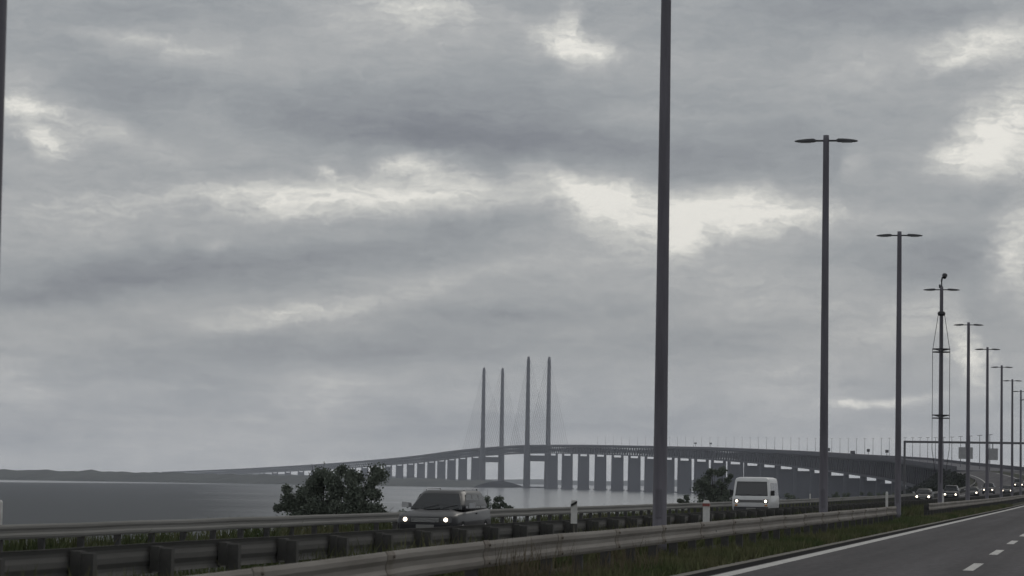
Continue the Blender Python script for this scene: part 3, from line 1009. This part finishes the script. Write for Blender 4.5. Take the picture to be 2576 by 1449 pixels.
def make_car(loc, label, paint_m, L=4.6, Wd=.89, Ht=1.47, rz=0.0, rails=True, bulb=.058, group=None, belt=.94):
    root = empty('car', loc, label, 'car', group, rz)
    f, b = -L / 2, L / 2
    low = [(f + .10, b - .08, Wd - .10, .20, .22, .2), (f + .02, b, Wd - .03, .32, .30, .22), (f, b, Wd, .50, .32, .24), (f + .02, b - .01, Wd, .66, .32, .24), (f + .08, b - .03, Wd - .03, belt - .05, .36, .26), (f + .16, b - .05, Wd - .07, belt, .36, .26)]
    wb = f + 1.28                                                   # foot of the windscreen

    def hood(x, y, z):
        if z > .55 and y < wb:
            z -= (z - .55) / (belt - .55) * (.24 * ((wb - y) / (wb - f)) ** 1.3)
        return x, y, z
    body_loft(low, hood).build('body', paint_m, root, smooth=True)
    cab = [(wb - .12, b - .06, Wd - .09, belt - .04, .30, .22), (wb + .12, b - .10, Wd - .12, belt + .13, .30, .22), (wb + .60, b - .32, Wd - .22, Ht - .10, .30, .22), (wb + .76, b - .42, Wd - .27, Ht - .025, .28, .22), (wb + .95, b - .55, Wd - .36, Ht, .26, .2)]
    body_loft(cab).build('cabin', paint_m, root, smooth=True)
    front_pane(cab, Wd - .13, Wd - .36, belt - .01, Ht - .10, .012).build('windscreen', M['glass'], root)
    front_pane(cab, Wd - .26, Wd - .38, belt + .04, Ht - .12, .012, True).build('rear_window', M['glass'], root)
    for s in (-1, 1):
        y0, y1 = wb + .32, b - .42
        ym = (y0 + y1) / 2
        for (a0, a1, c0, c1) in ((y0, y0 + (y1 - y0) * .38, y0 + .42, y0 + (y1 - y0) * .38), (y0 + (y1 - y0) * .41, y0 + (y1 - y0) * .70, y0 + (y1 - y0) * .41, y0 + (y1 - y0) * .70), (y0 + (y1 - y0) * .73, y1, y0 + (y1 - y0) * .73, y1 - .16)):
            side_pane(cab, s, a0, a1, c0, c1, belt + .02, Ht - .12).build('side_window', M['glass'], root)
        m_ = MB()
        m_.loft([[(s * (Wd + .0), wb + .26, belt + .02), (s * (Wd + .21), wb + .24, belt + .03), (s * (Wd + .20), wb + .25, belt + .19), (s * (Wd + .02), wb + .27, belt + .17)], [(s * (Wd - .06), wb + .40, belt + .04), (s * (Wd + .17), wb + .38, belt + .05), (s * (Wd + .16), wb + .39, belt + .16), (s * (Wd - .04), wb + .41, belt + .15)]])
        m_.build('wing_mirror', M['silver'], root)
        wheel(root, s * (Wd - .10), f + .88, .325)
        wheel(root, s * (Wd - .10), b - .92, .325)
        headlight(root, s * (Wd - .30), f + .035, .64, .34, .16, bulb)
        m_ = MB(); m_.box(s * (Wd - .012) - .012, s * (Wd - .012) + .012, wb + 1.25, wb + 1.42, .80, .83); m_.build('door_handle', paint_m, root)
        if rails:
            m_ = MB(); m_.tube([(s * (Wd - .33), wb + 1.0, Ht), (s * (Wd - .33), wb + 1.1, Ht + .05), (s * (Wd - .34), b - .75, Ht + .05), (s * (Wd - .34), b - .65, Ht)], .018, 6); m_.build('roof_rail', M['chrome'], root)
        m_ = MB(); m_.box(s * (Wd - .28) - .1, s * (Wd - .28) + .1, b - .03, b + .012, .66, .80); m_.build('tail_light', M['red'], root)
    m_ = MB(); m_.box(-.42, .42, f - .012, f + .06, .56, .70); gr = m_.build('grille', M['grille'], root)
    for k in range(4):
        m_ = MB(); m_.box(-.41, .41, f - .018, f - .0121, .575 + k * .032, .588 + k * .032); m_.build('slat', M['chrome'], gr)
    m_ = MB(); m_.loft([[(-Wd + .16, f - .02, z), (Wd - .16, f - .02, z), (Wd - .05, f + .22, z), (-Wd + .05, f + .22, z)] for z in (.30, .50)]); m_.build('bumper', paint_m, root)
    m_ = MB(); m_.box(-.55, .55, f - .026, f - .0201, .32, .38); m_.build('air_intake', M['grille'], root)
    m_ = MB(); m_.box(-.26, .26, f - .034, f - .0205, .40, .50); m_.build('number_plate', M['plate'], root)
    for x in (-.32, .22):
        m_ = MB(); m_.tube([(x, wb - .17, belt + .01), (x + .42, wb - .02, belt + .11)], .012, 5); m_.build('wiper', M['black'], root)
    return root


def make_van(loc, label, rz=0.0):
    root = empty('van', loc, label, 'van', None, rz)
    pm = paint('white_van_paint', (.66, .66, .66), 0.0, .4, .3)
    lv = [(-2.20, 2.22, .92, .28, .12, .12), (-2.30, 2.28, 1.01, .42, .13, .14), (-2.30, 2.30, 1.03, .70, .13, .14), (-2.28, 2.29, 1.025, 1.06, .13, .14), (-2.20, 2.28, 1.00, 1.14, .12, .14), (-1.90, 2.22, .93, 1.94, .12, .14), (-1.80, 2.16, .88, 2.08, .14, .14), (-1.62, 2.05, .72, 2.14, .16, .14)]
    body_loft(lv).build('body', pm, root, smooth=True)
    ws = front_pane(lv, .845, .77, 1.19, 1.87, .010); ws.build('windscreen', M['van_glass'], root)
    m_ = front_pane(lv, .875, .80, 1.145, 1.905, .003); m_.build('windscreen_seal', M['black'], root)
    front_pane(lv, .70, .66, 1.2, 1.8, .010, True).build('rear_window', M['van_glass'], root)
    for s in (-1, 1):
        side_pane(lv, s, -1.80, -.95, -1.52, -.95, 1.18, 1.84).build('side_window', M['van_glass'], root)
        side_pane(lv, s, -.80, .55, -.80, .55, 1.18, 1.84).build('side_window', M['van_glass'], root)
        side_pane(lv, s, .70, 2.0, .70, 1.96, 1.18, 1.84).build('side_window', M['van_glass'], root)
        m_ = MB(); m_.loft([[(s * (1.00 + a), -1.86 + e, z) for a, z in ((0, 1.16), (.20, 1.16), (.20, 1.44), (0, 1.42))] for e in (0, .09)]); m_.build('wing_mirror', M['black'], root)
        wheel(root, s * .86, -1.48, .33); wheel(root, s * .86, 1.35, .33)
        headlight(root, s * .775, -2.30, .86, .27, .19, .07)
        m_ = MB(); m_.box(s * .80 - .07, s * .80 + .07, -2.338, -2.29, .60, .67); m_.build('indicator', material('amber_lens', (.55, .22, .03), .3), root)
    m_ = MB(); m_.box(-.62, .62, -2.325, -2.27, .80, .93); m_.build('grille', material('van_grille', (.16, .16, .16), .6), root)
    m_ = MB(); m_.loft([[(-.90, -2.36, z), (.90, -2.36, z), (.98, -2.12, z), (-.98, -2.12, z)] for z in (.36, .56)]); m_.build('bumper', M['lum'], root)
    m_ = MB(); m_.box(-.26, .26, -2.375, -2.361, .41, .51); m_.build('number_plate', M['plate'], root)
    for x in (-.55, .1):
        m_ = MB(); m_.tube([(x, -2.215, 1.15), (x + .45, -2.19, 1.22)], .012, 5); m_.build('wiper', M['black'], root)
    return root


def on_road(q, d):
    return P(q, d, .004)


dark_paint = paint('dark_grey_paint', (.017, .017, .019), .0, .42, .22)
dark_paint.node_tree.nodes['Principled BSDF'].inputs['Specular IOR Level'].default_value = .3
near_car = make_car(on_road(18.50, 83.5), 'dark grey estate car with roof rails and both headlights on', dark_paint, rz=heading(83) - R(1.5))
make_van(on_road(18.08, 159.5), 'white boxy van with both headlights lit')
DIST = 'oncoming cars far down the road'
far_a = make_car(on_road(17.0, 300), 'dark car with headlights on, half hidden behind the mast with cable rings', paint('black_paint', (.012, .012, .014), .0, .6, .1), rails=False, bulb=.105, group=DIST, Ht=1.44)
far_b = make_car(on_road(17.0, 358), 'tall dark car with two lit headlights below the hanging sign, right of the mast', paint('dark_blue_paint', (.014, .015, .02), .0, .6, .1), rails=False, bulb=.105, group=DIST, Ht=1.75, Wd=.93, belt=1.08)
for src, q, d, lab in ((far_a, 16.0, 397, 'distant dark car with lights on behind the second lamp beyond the mast'),
                       (far_b, 16.2, 463, 'distant dark car with lights on between the second and third lamps beyond the mast'),
                       (far_a, 12.4, 430, 'distant dark car on the lane by the median, under the second hanging sign'),
                       (far_b, 13.0, 560, 'farthest oncoming car where the road bends away')):
    o = copy_tree(src)
    o.location = on_road(q, d)
    o.rotation_euler = (0, 0, heading(d))
    o['label'] = lab

# ------------------------------------------------------------------ plants
leaf_m = material('shrub_leaves', (.180, .205, .165), .9, color2=(.100, .118, .092), vscale=1.6, spec=.15)
grass_m = material('verge_grass', (.175, .160, .092), .9, color2=(.062, .098, .034), vscale=.35, spec=.1, stretch=(1, .35, 1))
dry_m = material('dry_weeds', (.20, .165, .115), .9, color2=(.10, .085, .055), vscale=1.0, spec=.05)
bark_m = material('bark', (.05, .042, .035), .9, var=.3)


def shrub(loc, lumps, n, leaf, label, cat='shrub', name='shrub', seed=1, group=None):
    rnd = random.Random(seed)
    root = empty(name, loc, label, cat, group)
    tb = MB()
    for k, (cx, cy, cz, rx, ry, rz_) in enumerate(lumps):
        base = Vector((rnd.uniform(-.15, .15), rnd.uniform(-.15, .15), -.4))
        end = Vector((cx, cy, cz + rz_ * .3))
        mid = base.lerp(end, .5) + Vector((rnd.uniform(-.15, .15), 0, .1))
        tb.tube([base, mid, end], [.06, .04, .012], 6)
        for j in range(3):
            e2 = Vector((cx + rnd.uniform(-1, 1) * rx * .8, cy + rnd.uniform(-1, 1) * ry * .8, cz + rnd.uniform(-.2, .9) * rz_))
            tb.tube([mid, mid.lerp(e2, .55) + Vector((0, 0, .08)), e2], [.025, .016, .006], 5)
    tb.build('trunk', bark_m, root)
    mb = MB()
    vol = [l[3] * l[4] * l[5] for l in lumps]
    # sub-clumps give the crown light and dark masses with gaps
    clumps = []
    for l, v in zip(lumps, vol):
        for k in range(max(5, int(26 * v / max(vol)))):
            while True:
                a = Vector((rnd.uniform(-1, 1), rnd.uniform(-1, 1), rnd.uniform(-1, 1)))
                if .35 < a.length < 1.05:
                    break
            clumps.append((Vector((l[0] + a.x * l[3], l[1] + a.y * l[4], l[2] + a.z * l[5])), rnd.uniform(.16, .34) * (l[3] * l[5]) ** .5))
    for i in range(n):
        c, r_ = rnd.choice(clumps)
        p = c + Vector((rnd.gauss(0, .5), rnd.gauss(0, .5), rnd.gauss(0, .45))) * r_
        a = Vector((rnd.gauss(0, 1), rnd.gauss(0, 1), rnd.gauss(0, .6) + .3)).normalized()
        b = a.orthogonal().normalized()
        b.rotate(Matrix.Rotation(rnd.uniform(0, 6.28), 3, a))
        s = leaf * rnd.uniform(.6, 1.4)
        u = a.cross(b) * s * .45
        mb.add([p - b * s * .5, p + u, p + b * s * .5, p - u], [(0, 1, 2, 3)])
    mb.build('crown', leaf_m, root)
    return root


gb = P(28.0, 107.0)
zb = gb.z
e = -.05 - zb                                                      # height of the outer rail's middle above the shrub's foot
shrub(gb, [(x * 1.2 - .12, y, e + (z - e) * 1.3 + .12, a * 1.2, b, c * 1.2) for x, y, z, a, b, c in [(-.1, 0, e + .45, 1.15, .9, .75), (-1.0, .2, e + .35, .75, .8, .55), (.9, 0, e + .65, .85, .8, .75), (.3, .3, e + 1.0, .95, .7, .60), (-.75, .2, e + 1.0, .60, .6, .60), (1.25, 0, e + .25, .8, .7, .6), (-1.35, 0, e + .0, .6, .7, .5),
           (.1, 0, e - .2, 1.7, 1.0, .7), (1.9, .3, e - .1, .7, .6, .42), (2.3, .3, e - .3, .5, .5, .3)]], 64000, .075, 'large dark green shrub behind the outer rail, left of the dark car', seed=3)
g2 = P(29.0, 140.0); e2 = -.2 - g2.z
shrub(g2, [(-.30, 0, e2 + .70, .50, .5, .55), (.25, 0, e2 + .42, .65, .5, .48), (.9, 0, e2 + .16, .60, .5, .30), (.1, 0, e2 - .5, .9, .7, .6)], 9000, .08, 'low bush sloping down to one side right of the dark car', seed=5)
g3 = P(30.0, 238.0); e3 = .2 - g3.z
shrub(g3, [(.0, 0, e3 + 1.0, 1.4, 1, 1.2), (-1.0, 0, e3 + .7, 1.3, 1, .9), (-.6, 0, e3 + 1.6, 1.0, 1, .8), (1.2, 0, e3 + .6, 1.0, 1, 1.0), (.3, 0, e3 + 1.7, .8, .8, .7), (-2.8, 0, e3 - .2, 1.3, 1, .4), (0, 0, e3 - .9, 2.4, 1.2, 1.2)], 20000, .12, 'rounded green shrub directly behind the white van', seed=8)
g4 = P(26.5, 90.5); e4 = -.2 - g4.z
shrub(g4, [(0, 0, e4 + .10, .25, .25, .22), (.1, 0, e4 - .5, .5, .4, .5)], 1500, .07, 'small tuft of shrub showing over the outer rail left of the large shrub', seed=9)
for k, (q, d, s_, lab) in enumerate(((27, 262, .5, 'low scrub behind the outer rail just right of the white van'),
                                     (27, 330, .8, 'low scrub behind the outer rail left of the third lamp pole'),
                                     (28, 400, 1.1, 'dark scrub at the outer rail below the bridge deck'))):
    g = P(q, d); eg = .1 - g.z
    shrub(g, [(0, 0, eg + .1 * s_, 1.8, 1, .6 * s_), (1.8, 0, eg - .1, 1.6, 1, .5 * s_), (-2, 0, eg - .1, 1.5, 1, .45 * s_), (0, 0, eg - 1.2, 2.5, 1.2, 1.0)], 3500, .14, lab, seed=20 + k)


def blades(name, mat_, n, area, hgt, wdt, seed, kind='stuff', lean=.35):
    rs = np.random.RandomState(seed)
    (q0, q1), (d0, d1) = area
    d = d0 + (d1 - d0) * rs.rand(n) ** 1.6
    q = q0 + (q1 - q0) * rs.rand(n)
    keep = ~((q > 20) & (d > 114.6) & (d < 120.0))                # bare ground in one bay of the outer rail
    d, q = d[keep], q[keep]
    patch = .65 + .35 * np.sin(d * .53 + q * 2.1) * np.sin(d * .171 + 1.3) + .25 * rs.rand(len(d))
    h = hgt * patch * (.55 + .9 * rs.rand(len(d)))
    z = np.interp(q, _sq, _sz)
    a = rs.rand(len(d)) * 6.283
    x = -q
    wx, wy = np.cos(a) * wdt, np.sin(a) * wdt
    lx, ly = (rs.randn(len(d)) * lean * h, rs.randn(len(d)) * lean * h)
    v = np.stack([np.stack([x - wx, d - wy, z - .02], 1), np.stack([x + wx, d + wy, z - .02], 1), np.stack([x + lx, d + ly, z + h], 1)], 1).reshape(-1, 3)
    me = bpy.data.meshes.new(name)
    m = len(d)
    me.vertices.add(3 * m); me.vertices.foreach_set('co', v.ravel())
    me.loops.add(3 * m); me.loops.foreach_set('vertex_index', np.arange(3 * m))
    me.polygons.add(m); me.polygons.foreach_set('loop_start', np.arange(0, 3 * m, 3))
    me.update()
    me.materials.append(mat_)
    return tag(link(name, me), {'grass': 'short patchy grass on the verge under the near rail', 'median_grass': 'rank dark grass in the median between the two guardrails', 'weeds': 'dry tan weeds growing through the near rail', 'verge_grass': 'rough grass behind the outer rail'}[name], name.replace('_', ' '), None, kind)


blades('grass', grass_m, 70000, ((6.25, 7.5), (20, 230)), .20, .020, 4)
blades('median_grass', grass_m, 60000, ((8.3, 10.25), (20, 230)), .40, .024, 5)
blades('weeds', dry_m, 700, ((6.6, 7.3), (34, 46)), .50, .011, 6, lean=.25)
blades('verge_grass', grass_m, 36000, ((22.25, 24.2), (55, 330)), .62, .03, 8)

rs = np.random.RandomState(31)
scrub_m = material('scrub_leaves', (.034, .040, .027), .9, color2=(.018, .022, .015), vscale=.15, spec=.05)
n = 26000
dd = 430 + 565 * rs.rand(n) ** .8
qq = 24.0 + 30 * rs.rand(n) ** 1.3
vs, fs = [], []
for k in range(n):
    base = float(np.interp(qq[k], _sq, _sz))
    z = max(-13.0, zr(dd[k]) + base * (1 + zr(dd[k]) / 9.0)) if dd[k] > 450 else zg(qq[k], dd[k])
    hgt = .3 + 1.5 * (.5 + .5 * math.sin(dd[k] * .11 + qq[k] * .5)) * rs.rand()
    c = Vector((-(qq[k] + shift(dd[k])), dd[k], z + hgt))
    a = Vector(rs.randn(3)).normalized(); b = a.orthogonal().normalized(); u = a.cross(b)
    s_ = .30 + .35 * rs.rand()
    o_i = len(vs)
    vs += [c - b * s_, c + u * s_ * .6, c + b * s_, c - u * s_ * .6]
    fs.append((o_i, o_i + 1, o_i + 2, o_i + 3))
m_ = MB(); m_.add(vs, fs)
tag(m_.build('scrub', scrub_m, kind='stuff'), 'dark scrub covering the bank up to the bridge', 'scrub')

# ------------------------------------------------------------------ sea air
hz = bpy.data.materials.new('sea_haze')
hz.use_nodes = True
hn, hl = hz.node_tree.nodes, hz.node_tree.links
hn.clear()
ho = hn.new('ShaderNodeOutputMaterial')
pv = hn.new('ShaderNodeVolumePrincipled')
pv.inputs['Color'].default_value = (.86, .90, 1.0, 1)
pv.inputs['Density'].default_value = 8e-5
hl.new(pv.outputs[0], ho.inputs['Volume'])
m_ = MB(); m_.box(-11200, 6200, -2000, 12100, -14.5, 222)
m_.build('haze', hz, kind='stuff')
